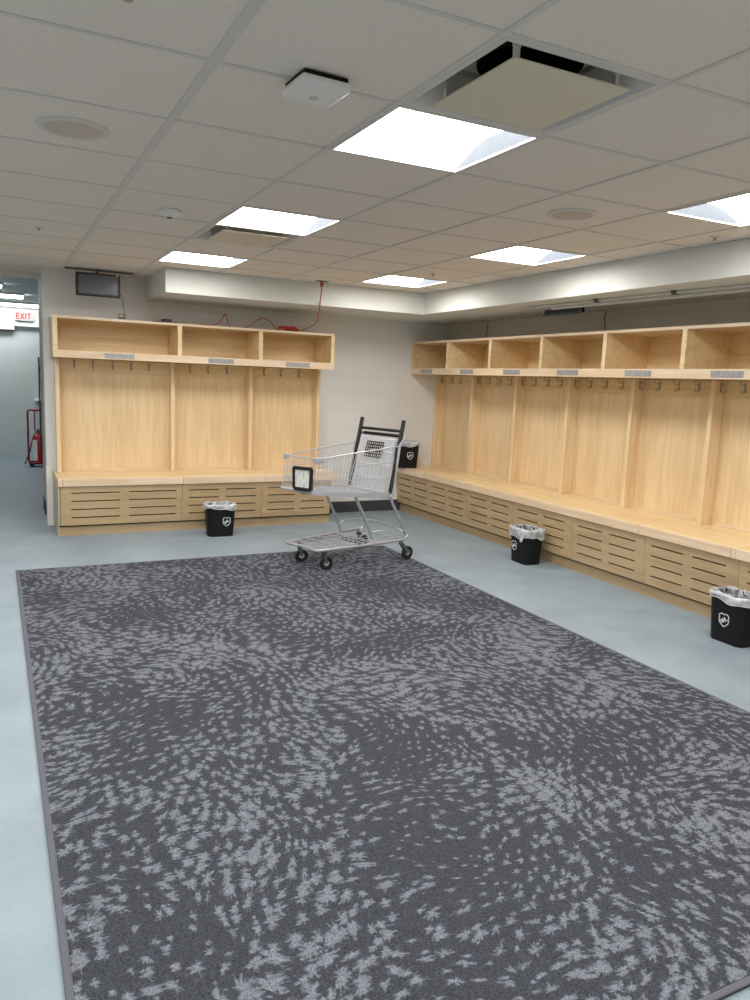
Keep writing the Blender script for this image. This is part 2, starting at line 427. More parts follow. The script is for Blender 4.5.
struct(ct.build('ceiling', M['ceiling'], bevel=.002))
struct(MB().box((XL, YF, CEIL+.24), (XR, YC, CEIL+.28)).build('trim_7', M['dark']))
gr = MB()
for i in range(-6, 8):
    x = GX+i*TA; w = .017 if i == 0 else .0085
    if XL < x < XR: gr.box((x-w, YF, CEIL-.0035), (x+w, YC if x < XC else YB, CEIL+.004))
for j in range(-10, 10):
    y = GY+j*TB
    if YF < y < YC: gr.box((XL, y-.0085, CEIL-.003), (XR if y < YB else XC, y+.0085, CEIL+.004))
struct(gr.build('trim_1', M['tbar']))

# ------------------------------------------------------------------ ceiling lights
def make_light(label, grp):
    t = thing('ceiling_light', label, 'ceiling light', (0,0,CEIL), 0, grp)
    a, b = TA/2-.009, TB/2-.009; w = .013; h = .080
    fr = MB()
    for s in (-1, 1):
        fr.box((-a, s*b, -.006), (a, s*(b-w), .004)); fr.box((s*a, -b+w, -.006), (s*(a-w), b-w, .004))
        fr.box((-a, s*b, .004), (a, s*(b-.004), .05)); fr.box((s*a, -b, .004), (s*(a-.004), b, .14))
    fr.build('frame', M['white_metal'], t, bevel=.0015)
    # barrel vault running along x, luminous
    A, B = a-w, b-w
    R = (B*B+h*h)/(2*h); ang = math.asin(B/R); n = 20
    prof = [(R*math.sin(-ang+2*ang*k/n), R*math.cos(-ang+2*ang*k/n)-(R-h)) for k in range(n+1)]
    ln = MB()
    v = []
    for x in (-A, A):
        v += [(x, y, z) for y, z in prof]
    ln.add(v, [(k, k+1, n+2+k, n+1+k) for k in range(n)])
    ln.build('lens', M['lens'], t, smooth='full')
    for s in (-1, 1):
        p = [(s*A, y, z) for y, z in prof]; q = [(s*(A+.003), y, z) for y, z in prof]
        m = len(p); ep = MB().add(p+q, [tuple(range(m)), tuple(range(2*m-1, m-1, -1))]+[(k, k+1, m+k+1, m+k) for k in range(m-1)])
        ep.build('end_plate', M['endplate'], t)
    # housing behind the lens
    hs = MB(); hs.add([(x, y*1.02, z+.012) for x in (-a, a) for y, z in prof], [(k, n+1+k, n+2+k, k+1) for k in range(n)])
    hs.build('housing', M['steelgrey'], t)
    return t
LLAB = ['large bright square ceiling light in front of the big square air diffuser',
        'bright square ceiling light directly before the smaller air diffuser',
        'bright square ceiling light above the left lockers near the television',
        'bright square ceiling light in mid right, beyond the round speaker',
        'farthest bright square ceiling light, by the inner corner of the soffit',
        'bright square ceiling light cut off at the right edge of the picture']
GRP = 'square recessed ceiling lights'
proto = None
for k, (i, j, r) in enumerate(LIGHTS+HIDDEN_LIGHTS):
    loc = (GX+(i+.5)*TA, GY+(j+.5)*TB, CEIL)
    if k < 6: lab = LLAB[k]
    else: lab = 'square recessed ceiling light outside the picture'
    if proto is None: proto = make_light(lab, GRP); proto.location = loc; proto.rotation_euler.z = r*PI/2
    else:
        o = dup(proto, loc, r*PI/2, lab)
        if k >= 6: o['group'] = 'ceiling lights outside the picture'

# ------------------------------------------------------------------ air diffusers
def make_diffuser(label):
    t = thing('air_diffuser', label, 'air vent', (0,0,CEIL), 0, 'square ceiling air diffusers')
    a, b = TA/2-.009, TB/2-.009
    f = MB()
    def ring(k, z, ax=a, bx=b): return [(-ax+k, -bx+k, z), (ax-k, -bx+k, z), (ax-k, bx-k, z), (-ax+k, bx-k, z)]
    f.loft([ring(0, .006), ring(0, -.004), ring(.022, -.004), ring(.03, .004), ring(.11, .085), ring(.11, .10)])
    f.build('frame', M['tbar'], t, bevel=.002)
    d = MB().lathe([(.0, .20), (.165, .20), (.165, .08), (.170, .08), (.170, .21), (0, .21)], n=40)
    d.build('duct_collar', M['dark'], t, smooth=True)['label'] = 'black round duct opening'
    tp = MB(); tp.loft([ring(.11, .10), [(x*.79, y*.79, .10) for x, y, z in ring(.11, .1)]]); 
    # flat top around the round neck
    n = 40; sq = []; ci = []
    for k in range(n):
        an = 2*PI*k/n; c, s = math.cos(an), math.sin(an); q = min((a-.11)/max(abs(c), 1e-6), (b-.11)/max(abs(s), 1e-6))
        sq.append((c*q, s*q, .10)); ci.append((c*.168, s*.168, .10))
    tp = MB(); tp.loft([sq, ci]); tp.build('neck_plate', M['white_metal'], t)
    p = MB().box((-.222, -.225, -.018), (.222, .225, -.012)); p.build('plaque', M['plaque'], t, bevel=.002)['label'] = 'flat cream centre panel'
    for sx in (-1, 1):
        for sy in (-1, 1):
            c = MB().box((sx*.19-.008, sy*.19-.008, -.012), (sx*.19+.008, sy*.19+.008, .075))
            c.box((sx*.19-.014, sy*.19-.003, .03), (sx*.19+.014, sy*.19+.003, .05)); c.build('bracket', M['white_metal'], t, bevel=.001)
    return t
vp = make_diffuser('large square air diffuser with cream panel hanging below a black round duct')
vp.location = (GX+1.5*TA, GY-.5*TB, CEIL)
dup(vp, (GX+1.5*TA, GY+4.5*TB, CEIL), 0, 'smaller looking air diffuser tucked between two bright ceiling lights')

# ------------------------------------------------------------------ round ceiling speakers, detector, sprinklers, access point
def make_speaker(r, lab):
    t = thing('ceiling_speaker', lab, 'speaker', (0,0,CEIL), 0, 'round ceiling speakers')
    MB().lathe([(r, .002), (r, -.004), (r-.006, -.008), (r-.024, -.009), (r-.028, -.004), (r-.028, .002)], n=48).build('rim', M['tbar'], t, smooth=True)
    g = MB().lathe([(0, -.0065), (r*.5, -.0062), (r-.027, -.005), (r-.027, 0), (0, 0)], n=48).build('grille', M['grille'], t, smooth=True)
    g['label'] = 'beige perforated grille'
    return t
s1 = make_speaker(.135, 'round beige ceiling speaker with white rim, left of the wide grid bar'); s1.location = (.317, 3.365, CEIL)
dup(s1, (2.822, 3.362, CEIL), 0, 'round beige ceiling speaker on the right, before two bright lights')
for ch in bpy.data.objects[-1:]: pass

t = thing('smoke_detector', 'small white round smoke detector on the ceiling, left of the second light', 'smoke detector', (.957, 4.665, CEIL))
MB().lathe([(.062, .0), (.062, -.012), (.056, -.018), (.05, -.018), (.046, -.024), (.03, -.032), (0, -.034)], n=32).build('body', M['whitep'], t, smooth=True)
MB().lathe([(.016, -.030), (.016, -.040), (0, -.042)], c=(.0, .02, 0), n=16).build('sensor', M['steelgrey'], t, smooth=True)['label'] = 'dark sensor tip'

def make_sprinkler(lab):
    t = thing('sprinkler_head', lab, 'sprinkler', (0,0,CEIL), 0, 'ceiling sprinkler heads')
    MB().lathe([(.030, 0), (.029, -.003), (.012, -.005), (0, -.005)], n=20).build('escutcheon', M['tbar'], t, smooth=True)
    h = MB().lathe([(.010, -.004), (.009, -.016), (.013, -.018), (.013, -.020), (0, -.021)], n=16)
    h.build('deflector', M['hook'], t, smooth=True); return t
sp = make_sprinkler('small sprinkler head at the far left of the ceiling, beyond the speaker'); sp.location = (.312, 5.76, CEIL)
dup(sp, (3.897, 3.33, CEIL), 0, 'small sprinkler head beside the right soffit, by the cut off light')
dup(sp, (3.40, 5.78, CEIL), 0, 'small sprinkler head near the farthest ceiling light')
dup(sp, (.335, 2.135, CEIL), 0, 'sprinkler head at the very top edge of the picture')

t = thing('wireless_access_point', 'white flat box hanging under the ceiling grid beside the largest light', 'access point', (.952, 2.405, CEIL), math.radians(3))
MB().box((-.085, -.085, -.046), (.085, .085, -.014)).build('body', M['whitep'], t, bevel=.012)
MB().box((-.075, -.075, -.014), (.075, .075, -.003)).build('shadow_gap_block', M['dark'], t)['label'] = 'dark block painted as the shadow gap above the box'  # near-black block paints in the shadow gap between body and ceiling
lg = MB(); lg.tube([(.012*math.cos(a*PI/6), .012*math.sin(a*PI/6)+.02, -.0465) for a in range(12)], .0018, 6, True)
lg.build('status_light', M['greyplastic'], t)

# ------------------------------------------------------------------ rug
rx0, rx1, ry0, ry1 = .109, 3.277, 1.125, 6.262
t = thing('area_rug', 'large dark grey rug with pale feathery flecks on the blue grey floor', 'rug', ((rx0+rx1)/2, (ry0+ry1)/2, 0))
hx, hy = (rx1-rx0)/2, (ry1-ry0)/2
MB().box((-hx+.02, -hy+.02, .0), (hx-.02, hy-.02, .011)).build('pile', M['rug'], t)
bd = MB(); bd.box((-hx, -hy, 0), (-hx+.02, hy, .012)); bd.box((hx-.02, -hy, 0), (hx, hy, .012)); bd.box((-hx+.02, -hy, 0), (hx-.02, -hy+.02, .012)); bd.box((-hx+.02, hy-.02, 0), (hx-.02, hy, .012))
bd.build('edge_binding', M['binding'], t, bevel=.004)

# ------------------------------------------------------------------ lockers
def locker_bank(t, F, stalls, seat_cuts, a_end0, a_end1, hdr, plates, hooks, side_hooks, ax, end_panels, slots):
    """F maps (along, depth from wall, z) to local xyz. ax 'x' or 'y'"""
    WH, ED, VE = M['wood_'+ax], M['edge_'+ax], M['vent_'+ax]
    ZS0, ZS1, ZH0, ZH1 = .477, .549, 1.656, 2.034
    UW = .019
    bb = lambda mb, a0, d0, z0, a1, d1, z1: mb.box((a0, d0, z0), (a1, d1, z1), F)
    # uprights + back panels
    for c in [s for s in stalls]:
        m = MB(); bb(m, c-UW, .022, ZS1, c+UW, .14, ZH0); m.build('upright', M['edge_z'], t, bevel=.002)
    for c0, c1 in zip(stalls[:-1], stalls[1:]):
        lo, hi = min(c0, c1), max(c0, c1)
        m = MB(); bb(m, lo, .0, ZS1, hi, .022, ZH0); bp_ = m.build('back_panel', M['wood_v'], t)
        m = MB(); bb(m, lo+UW, .022, ZS1, hi-UW, .033, ZS1+.022); m.build('bottom_rail', ED, t, bevel=.002)
        m = MB(); bb(m, lo+UW, .022, 1.535, hi-UW, .036, ZH0); hr = m.build('hook_rail', WH, t, bevel=.002)
        for h in hooks:
            if lo < h < hi: make_hook(hr, F, h, .036, ax)
    for c, in [(s,) for s in side_hooks]:
        make_side_hook(t, F, c, ax)
    # overhead shelf box
    h0, h1 = hdr[0], hdr[-1]
    D = .49
    m = MB(); bb(m, h0, 0, ZH1-.024, h1, D, ZH1); m.build('shelf_top', ED, t, bevel=.002)
    m = MB(); bb(m, h0+.02, .0, ZH0+.02, h1-.02, .012, ZH1-.024); m.build('shelf_back', WH, t)
    m = MB(); bb(m, h0, 0.012, ZH0+.004, h1, D-.02, ZH0+.024); m.build('shelf_floor', WH, t)
    m = MB(); bb(m, h0, D-.02, ZH0, h1, D, ZH0+.07); rail = m.build('front_rail', ED, t, bevel=.002)
    for k, c in enumerate(hdr):
        lo, hi = c-.02, c+.02
        if k in (0, len(hdr)-1):
            s = 1 if (hdr[1]-hdr[0] > 0) == (k == 0) else -1
            lo, hi = sorted((c, c+s*.04))
        m = MB(); bb(m, lo, .012, ZH0+.024, hi, D-.02, ZH1-.024); bb(m, lo, D-.02, ZH0+.07, hi, D, ZH1-.024)
        m.build('shelf_divider' if 0 < k < len(hdr)-1 else 'shelf_end', WH, t)
    for p0, p1 in plates:
        m = MB(); bb(m, p0, D, ZH0+.012, p1, D+.003, ZH0+.058); m.build('name_plate', M['plate'], rail, bevel=.001)
    # seat
    for c0, c1 in zip(seat_cuts[:-1], seat_cuts[1:]):
        lo, hi = min(c0, c1)+.001, max(c0, c1)-.001
        m = MB(); bb(m, lo, 0, ZS0, hi, .622, ZS1)
        sb = m.build('seat_board', WH, t, bevel=.0015)
        m = MB(); bb(m, lo, .6225, ZS0, hi, .645, ZS1); m.build('nosing', ED, sb, bevel=.004)
    # vent panels
    sh = lambda a, d, z: F(a, d-(ZS0-z)*.085, z)
    for c0, c1, cols in slots:
        lo, hi = min(c0, c1)+.0015, max(c0, c1)-.0015
        m = MB(); rows = [.412, .334, .255, .177]; hh = .0055
        edges = [lo]
        for s0, s1 in cols: edges += sorted((s0, s1))
        edges += [hi]
        edges = sorted(edges)
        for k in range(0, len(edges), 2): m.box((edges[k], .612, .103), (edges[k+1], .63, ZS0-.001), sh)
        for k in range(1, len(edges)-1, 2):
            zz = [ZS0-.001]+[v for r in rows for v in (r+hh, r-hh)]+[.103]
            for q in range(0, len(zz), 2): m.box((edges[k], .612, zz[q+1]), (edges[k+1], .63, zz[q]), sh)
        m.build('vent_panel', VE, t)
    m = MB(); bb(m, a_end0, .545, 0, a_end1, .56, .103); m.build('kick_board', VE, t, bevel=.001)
    m = MB(); bb(m, a_end0, .0, .09, a_end1, .58, .10); m.build('bench_floor', M['dark'], t)
    for e0, e1 in end_panels:
        m = MB(); m.box((e0, .0, .0), (e1, .545, ZS0), F); m.box((e0, .545, .103), (e1, .61, ZS0), sh); 
        m.build('end_panel', M['endpanel'], t, bevel=.001)

def make_hook(parent, F, a, d, ax):
    m = MB(); P = lambda aa, dd, zz: F(a+aa, d+dd, zz)
    z = 1.615
    m.box((a-.009, d, z-.045), (a+.009, d+.003, z+.028), F)
    m.tube([P(*q) for q in spline([(0, .002, z+.012), (0, .03, z+.005), (0, .055, z+.012), (0, .062, z+.034)], 5)], .0035, 8)
    m.tube([P(*q) for q in spline([(0, .002, z-.02), (0, .018, z-.045), (0, .034, z-.052), (0, .042, z-.032)], 5)], .0035, 8)
    m.tube([P(*q) for q in ((0, .061, z+.03), (0, .063, z+.038))], .007, 8)
    m.tube([P(*q) for q in ((0, .041, z-.036), (0, .043, z-.028))], .006, 8)
    m.build('coat_hook', M['hook'], parent, smooth=True)
def make_side_hook(parent, F, a, ax):
    m = MB(); z = 1.615; d = .075
    P = lambda aa, dd, zz: F(a-aa, dd, zz)
    m.box((a-.003, d-.009, z-.045), (a, d+.009, z+.028), F)
    m.tube([P(*q) for q in spline([(0, d, z+.012), (.03, d, z+.005), (.052, d, z+.012), (.058, d, z+.034)], 5)], .0035, 8)
    m.tube([P(*q) for q in spline([(0, d, z-.02), (.018, d, z-.045), (.034, d, z-.052), (.042, d, z-.032)], 5)], .0035, 8)
    m.build('coat_hook', M['hook'], parent, smooth=True)

# left bank: origin at its base centre on the back wall
LX = 1.9
tl = thing('locker_bank', 'bank of three open maple lockers on the back wall, with the waste bin before it', 'lockers', (LX, YB, 0), 0)
FL = lambda a, d, z: (a-LX, -d, z)
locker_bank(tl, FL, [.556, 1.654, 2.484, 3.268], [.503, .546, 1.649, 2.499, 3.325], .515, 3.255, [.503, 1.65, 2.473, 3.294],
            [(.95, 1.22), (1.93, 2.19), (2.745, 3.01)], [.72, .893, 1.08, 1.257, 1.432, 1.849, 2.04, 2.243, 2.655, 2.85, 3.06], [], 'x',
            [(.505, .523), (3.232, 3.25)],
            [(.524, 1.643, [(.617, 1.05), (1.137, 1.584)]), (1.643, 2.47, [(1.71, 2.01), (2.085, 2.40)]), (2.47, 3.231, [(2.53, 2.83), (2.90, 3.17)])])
# right bank
PY = .8125
tr = thing('locker_bank', 'long bank of open maple lockers with bench running along the right wall', 'lockers', (XR, 4.85, 0), 0)
FR = lambda a, d, z: (-d, a-4.85, z)
st = [YB-.02]+[YB-k*PY for k in range(1, 9)]
hd_ = [YB-.001]+[YB-k*PY for k in range(1, 9)]
sl = []
pj_ = [YB-.002, 7.33, 6.53, 5.735, 4.91, 4.092, 3.272, 2.455, 1.64]
for k in range(8):
    a0 = pj_[k]; a1 = pj_[k+1]
    sl.append((a0, a1, [(a0-.065, a0-.36), (a0-.44, a0-.72)]))
pl = [(7.84, 7.59), (7.0, 6.75), (6.22, 5.95), (5.412, 5.137), (4.588, 4.318), (3.77, 3.505), (2.95, 2.68), (2.14, 1.87)]
hk = [7.85, 7.66]
for k in range(1, 8): hk += [YB-k*PY-.2, YB-k*PY-.40, YB-k*PY-.60]
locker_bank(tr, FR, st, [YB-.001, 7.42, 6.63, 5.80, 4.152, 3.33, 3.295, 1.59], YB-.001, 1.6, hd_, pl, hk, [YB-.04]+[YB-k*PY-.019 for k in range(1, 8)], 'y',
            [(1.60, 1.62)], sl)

# ------------------------------------------------------------------ waste bins
def rrect(w, d, r, z, n=6):
    out = []
    for cx, cy, a0 in ((w/2-r, d/2-r, 0), (-w/2+r, d/2-r, 90), (-w/2+r, -d/2+r, 180), (w/2-r, -d/2+r, 270)):
        for k in range(n+1):
            a = math.radians(a0+90*k/n); out.append((cx+r*math.cos(a), cy+r*math.sin(a), z))
    return out
def dens(ring, m=4):
    out = []; n = len(ring)
    for i in range(n):
        p, q = Vector(ring[i]), Vector(ring[(i+1) % n])
        k = m if (q-p).length > .05 else 1
        if (q-p).length > .05: k = 10
        for s in range(k): out.append(p.lerp(q, s/k))
    return out
def stroke(mb, pts, w, d, fn):
    """flat raised strokes: pts list of 2D polylines"""
    for a, b in zip(pts[:-1], pts[1:]):
        A = Vector((a[0], a[1])); B = Vector((b[0], b[1])); t = (B-A).normalized()*w/2; n = Vector((-t.y, t.x))
        A = A-t*.6; B = B+t*.6
        q = [A+n, A-n, B-n, B+n]
        mb.add([fn(p.x, p.y, 0) for p in q]+[fn(p.x, p.y, d) for p in q], [(0,1,2,3),(7,6,5,4),(0,4,5,1),(1,5,6,2),(2,6,7,3),(3,7,4,0)])
def shield_mark(mb, fn, s):
    """shield emblem with three diagonal letters, height about 2*s"""
    pts = [(-.62, .8), (-.30, .92), (0, .78), (.30, .92), (.62, .8), (.82, .62), (.72, .35), (.80, 0), (.70, -.45), (.35, -.78), (0, -1), (-.35, -.78), (-.70, -.45), (-.80, 0), (-.72, .35), (-.82, .62), (-.62, .8)]
    stroke(mb, [(x*s, y*s) for x, y in pts], .12*s, .0012, fn)
    def L_(poly, ox, oy, k=.36):
        ca, sa = math.cos(math.radians(35)), math.sin(math.radians(35))
        q = []
        for x, y in poly:
            X = ox+x*k; Y = oy+y*k*1.5
            q.append(((X*ca-Y*sa)*s, (X*sa+Y*ca)*s))
        stroke(mb, q, .10*s, .0012, fn)
    L_([(0, 0), (0, 1), (.8, 0), (.8, 1)], -.56, -.27)
    L_([(0, 0), (0, 1)], -.13, -.27); L_([(.8, 0), (.8, 1)], -.13, -.27); L_([(0, .5), (.8, .5)], -.13, -.27)
    L_([(0, 1), (0, 0), (.75, 0)], .29, -.27)
def make_bin(label, loc, rz, logo_x, tie=None, seed=1, fold=.05):
    """long side along local x; the printed face looks to local -y"""
    t = thing('waste_bin', label, 'waste bin', loc, rz, 'black waste bins with clear liners')
    W0, D0, W1, D1, H = .245, .175, .290, .215, .305
    rings = [rrect(W0-.01, D0-.01, .045, 0), rrect(W0, D0, .050, .004), rrect(W1-.008, D1-.008, .058, H-.02), rrect(W1, D1, .060, H-.018), rrect(W1, D1, .060, H),
             rrect(W1-.01, D1-.01, .055, H), rrect(W1-.016, D1-.016, .052, H-.02), rrect(W0-.008, D0-.008, .045, .008)]
    MB().loft(rings, True, True).build('body', M['binplastic'], t, smooth=True)
    # liner: folded outside, over the rim, sagging inside
    rnd = random.Random(seed)
    prof = [(.006, H-fold-.01), (.010, H-fold+.01), (.009, H-fold*.5), (.010, H-.008), (.008, H+.008), (-.004, H+.012), (-.014, H+.002), (-.020, H-.03), (-.03, H-.07), (-.045, H-.11), (-.06, H-.16)]
    R = []
    base = dens(rrect(W1, D1, .060, 0))
    ph = [rnd.uniform(0, 6) for _ in range(8)]
    n = len(base)
    for k, (o, z) in enumerate(prof):
        ring = []
        tt = max(0, (H-z)/H); sx = 1-(1-W0/W1)*tt; 
        for i, p in enumerate(base):
            d = Vector((p.x, p.y, 0)).normalized(); a = 2*PI*i/n
            w = (.002 if k < 6 else .011)*math.sin(9*a+ph[k % 8]*.4+k*.3)+(.0015 if k < 6 else .009)*math.sin(17*a+ph[(k+3) % 8])
            if k < 6: w = abs(w)
            zz = z+(.010*math.sin(3*a+ph[1])+.006*math.sin(7*a+ph[2]) if k < 2 else (.012*math.sin(4*a+ph[4])+.010*rnd.uniform(-1, 1) if k > 5 else .004*math.sin(6*a+ph[3])+.003*rnd.uniform(0, 1)))
            ring.append((p.x*sx+d.x*(o+w), p.y*sx+d.y*(o+w), zz))
        R.append(ring)
    ln = MB().loft(R[5:], False, True).build('bin_liner', M['liner'], t, smooth='full'); ln['label'] = 'crumpled clear plastic liner'
    MB().loft(R[:6]).build('liner_fold', M['liner_fold'], ln, smooth='full')['label'] = 'translucent folded liner edge'
    MB().tube(R[0], .0022, 5, True).build('liner_hem', M['liner_band'], ln, smooth='full')['label'] = 'white liner hem'
    if tie:
        m = MB(); x, y = tie
        m.tube(spline([(x, y, H+.01), (x+.005, y-.016, H-.02), (x-.01, y-.03, H-.07), (x-.022, y-.03, H-.10)], 5), [.006, .006, .007, .006, .005, .005, .006, .007, .008, .010, .012, .014, .014, .013, .012, .006][:16], 8)
        m.build('liner_knot', M['liner_band'], ln, smooth='full')
    # emblem on the front face
    zc = .150; yf = -(D0/2+(D1-D0)/2*zc/H)-.0006; sl_ = (D1-D0)/2/H
    mb = MB(); shield_mark(mb, lambda x, y, d: (x+logo_x, yf-y*sl_-d, zc+y), .044)
    mb.build('emblem', M['logo'], t)['label'] = 'white printed shield emblem'
    return t
make_bin('black waste bin on the floor in front of the left lockers', (1.945, 7.19, 0), math.radians(-2), .045, None, 3, .022)
make_bin('black waste bin with knotted white liner against the right bench, mid way', (4.225, 5.31, 0), math.radians(-92), -.045, (.10, -.09), 5, .055)
make_bin('nearest black waste bin, cut off by the right edge of the picture', (4.165, 3.10, 0), math.radians(-90), -.005, None, 11, .022)
make_bin('black waste bin standing up on the bench in the far corner behind the cart', (4.395, 7.90, .5495), math.radians(-12), .02, None, 17, .03)

# ------------------------------------------------------------------ shopping cart
CA = math.radians(18)
cart = thing('shopping_cart', 'empty silver wire shopping cart with tall black rear posts on the rug edge', 'shopping cart', (2.36*.9825, 5.81*.9825, 0), CA)
CXF = Matrix.Translation((0, 0, .027)) @ Matrix.Scale(.9825, 4)
RZ = .0115   # rug pile under the wheels
rimF, rimR = (-.14, .20, .915), (.73, .27, 1.0)
botF, botR = (-.17, .195, .645), (.655, .25, .585)
def side(s, u, v):
    """point on basket side: s=-1 near,+1 far; u 0..1 front to rear; v 0 bottom..1 rim"""
    b = Vector(botF).lerp(Vector(botR), u); r = Vector(rimF).lerp(Vector(rimR), u); p = b.lerp(r, v)
    return (p.x, s*p.y, p.z)
wr = .0023
bk = MB()
for s in (-1, 1):
    for k in range(1, 23): bk.tube([side(s, k/23, 0), side(s, k/23, 1)], wr, 5)
    for v in (.33, .66): bk.tube([side(s, 0, v), side(s, 1, v)], .003, 6)
    bk.tube([side(s, 0, 1), side(s, 1, 1)], .0055, 8); bk.tube([side(s, 0, 0), side(s, 1, 0)], .005, 8)
    bk.tube([side(s, 0, 0), side(s, 0, 1)], .0045, 8)
for v in (0, .33, .66, 1): bk.tube([side(-1, 0, v), side(1, 0, v)], .0035 if 0 < v < 1 else .0055, 6)
for k in range(1, 12):
    q = -1+2*k/12
    a, b = Vector(side(1, 0, 0)), Vector(side(1, 0, 1)); bk.tube([(a.x, a.y*q, a.z), (b.x, b.y*q, b.z)], wr, 5)
bk.build('basket', M['zinc'], cart, xf=CXF, smooth=True)
fl = MB()
for k in range(0, 34):
    u = k/33; a = side(1, u, 0); fl.tube([(a[0], -a[1], a[2]), a], .0026, 5)
for k in range(1, 18):
    q = -1+2*k/18; a = side(1, 0, 0); b = side(1, 1, 0); fl.tube([(a[0], a[1]*q, a[2]-.003), (b[0], b[1]*q, b[2]-.003)], .0026, 5)
fl.build('basket_floor', M['zinc'], cart, xf=CXF, smooth=True)
for s in (-1, 1):
    a, b = side(s, 0, 0), side(s, 1, 0); o = s*.004
    m = MB().add([(a[0], a[1]+o, a[2]+.004), (b[0]+.02, b[1]+o, b[2]+.012), (b[0]+.02, b[1]+o, b[2]-.048), (a[0], a[1]+o, a[2]-.016),
                  (a[0], a[1]+2*o, a[2]+.004), (b[0]+.02, b[1]+2*o, b[2]+.012), (b[0]+.02, b[1]+2*o, b[2]-.048), (a[0], a[1]+2*o, a[2]-.016)],
                 [(0,1,2,3),(7,6,5,4),(0,4,5,1),(1,5,6,2),(2,6,7,3),(3,7,4,0)])
    m.build('side_skirt', M['greyplastic'], cart, xf=CXF)
m = MB().box((-.185, -.21, .632), (-.165, .21, .652)); m.build('front_bumper', M['greyplastic'], cart, xf=CXF, bevel=.006)
for s in (-1, 1):
    p = side(s, 0, 1); m = MB().box((p[0]-.018, p[1]-.014, p[2]-.03), (p[0]+(.075 if s < 0 else .03), p[1]+.014, p[2]+.012)); m.build('corner_cap', M['greyplastic'], cart, xf=CXF, bevel=.006)
# rear gate and folded child seat
def gate(u, v, off=0):
    p = Vector((.625, 0, .60)).lerp(Vector((.735, 0, 1.052)), v); lo = -.232-.006*v; hi = .215-.035*v
    return (p.x-off, lo+(hi-lo)*u, p.z)
for nm, off, nv, c in (('rear_gate', 0, 22, M['gate']), ('folded_child_seat', .028, 17, M['gate'])):
    g = MB()
    for k in range(nv+1): g.tube([gate(k/nv, 0, off), gate(k/nv, 1, off)], .0032, 5)
    for v in (0, .25, .5, .75, 1): g.tube([gate(0, v, off), gate(1, v, off)], .0038, 6)
    g.build(nm, c, cart, xf=CXF, smooth=True)
g = MB()
for k in range(9): g.bar(gate(.26+.48*k/8, .64, .04), gate(.26+.48*k/8, .93, .04), .007, .004, (1,0,0))
for k in range(6): g.bar(gate(.25, .64+.29*k/5, .04), gate(.75, .64+.29*k/5, .04), .008, .009)
g.build('seat_backrest_grid', M['black'], cart, xf=CXF)['label'] = 'black plastic lattice'
for s in (-1, 1):
    MB().tube([(.655, s*.262, .60), (.79, s*.262, 1.222)], .0185, 12).build('rear_post', M['blackmetal'], cart, xf=CXF, smooth=True)['label'] = 'tall black tube post'
MB().tube([(.770, -.262, 1.128), (.770, .262, 1.128)], .0135, 12).build('crossbar', M['blackmetal'], cart, xf=CXF, smooth=True)
MB().tube([(.80, -.24, 1.082), (.80, .24, 1.082)], .015, 12).build('handle', M['blackmetal'], cart, xf=CXF, smooth=True)
hb = MB()
for s in (-1, 1): hb.tube(spline([(.735, s*.272, 1.0), (.765, s*.278, 1.045), (.80, s*.27, 1.082), (.80, s*.235, 1.082)], 5), .012, 10)
hb.build('handle_bracket', M['greyplastic'], cart, xf=CXF, smooth=True)
# frame
ZB = .165
near = [(-.10, -.05, ZB), (-.112, -.16, ZB), (-.085, -.205, ZB), (.10, -.235, ZB), (.42, -.268, ZB), (.72, -.290, ZB), (.84, -.288, ZB+.004), (.885, -.272, ZB+.03), (.87, -.268, .20)]
for s in (-1, 1):
    pts = [(x, -y*s, z) for x, y, z in near]
    ch = spline(pts, 6)
    ox = .03 if s > 0 else 0
    top = [(.86+ox, s*.268, .22), (.665+ox, s*.262, .545), (.675, s*.272, .60), (.735, s*.276, 1.0)]
    ch += spline(top, 6)[0:]
    MB().tube(ch, .0125, 10).build('side_frame', M['tube'], cart, xf=CXF, smooth=True)
    leg = spline([(.30, s*.20, .60), (.33, s*.20, .535), (.42, s*.203, .38), (.50, s*.206, .22), (.515, s*.208, .172), (.46, s*.21, .152), (.35, s*.208, .150), (-.02, s*.185, .152)], 6)
    MB().tube(leg, .0115, 10).build('leg', M['tube'], cart, xf=CXF, smooth=True)
MB().tube([(-.10, -.06, ZB), (-.10, .06, ZB)], .0125, 10).build('front_rail', M['tube'], cart, xf=CXF, smooth=True)
MB().tube(spline([(.875, -.276, .19), (.882, -.20, .225), (.88, 0, .255), (.875, .18, .262), (.83, .27, .262), (.70, .28, .268), (.60, .275, .262), (.57, .27, .235), (.565, .262, .165)], 6), .0075, 8).build('rear_loop', M['tube'], cart, xf=CXF, smooth=True)
MB().tube([(.30, -.2, .59), (.30, .2, .59)], .008, 8).build('basket_crossmember', M['tube'], cart, xf=CXF, smooth=True)
tw = MB()
for k in range(7): t_ = -.165+.33*k/6; tw.tube([(-.09, t_, ZB+.004), (.50, t_*1.1, ZB+.002)], .0035, 6)
for x in (.0, .12, .25, .38, .50): tw.tube([(x, -.225-x*.08, ZB+.008), (x, .225+x*.08, ZB+.008)], .004, 6)
for k in range(5): t_ = -.2+.4*k/4; tw.tube(spline([(.50, t_*.9, ZB), (.66, t_, ZB-.01), (.80, t_*1.05, ZB+.02)], 4), .003, 6)
tw.tube(spline([(.86, -.22, ZB+.03), (.83, -.05, ZB+.045), (.66, .02, ZB+.02), (.52, -.03, ZB), (.48, -.16, ZB)], 6), .004, 6)
tw.tube([(.80, -.28, ZB+.01), (.80, .28, ZB+.01)], .006, 6)
tw.build('lower_tray', M['zinc'], cart, xf=CXF, smooth=True)
MB().tube([(.44, -.10, ZB-.01), (.44, .10, ZB-.01)], .016, 8).build('tray_latch', M['steelgrey'], cart, xf=CXF, smooth=True)
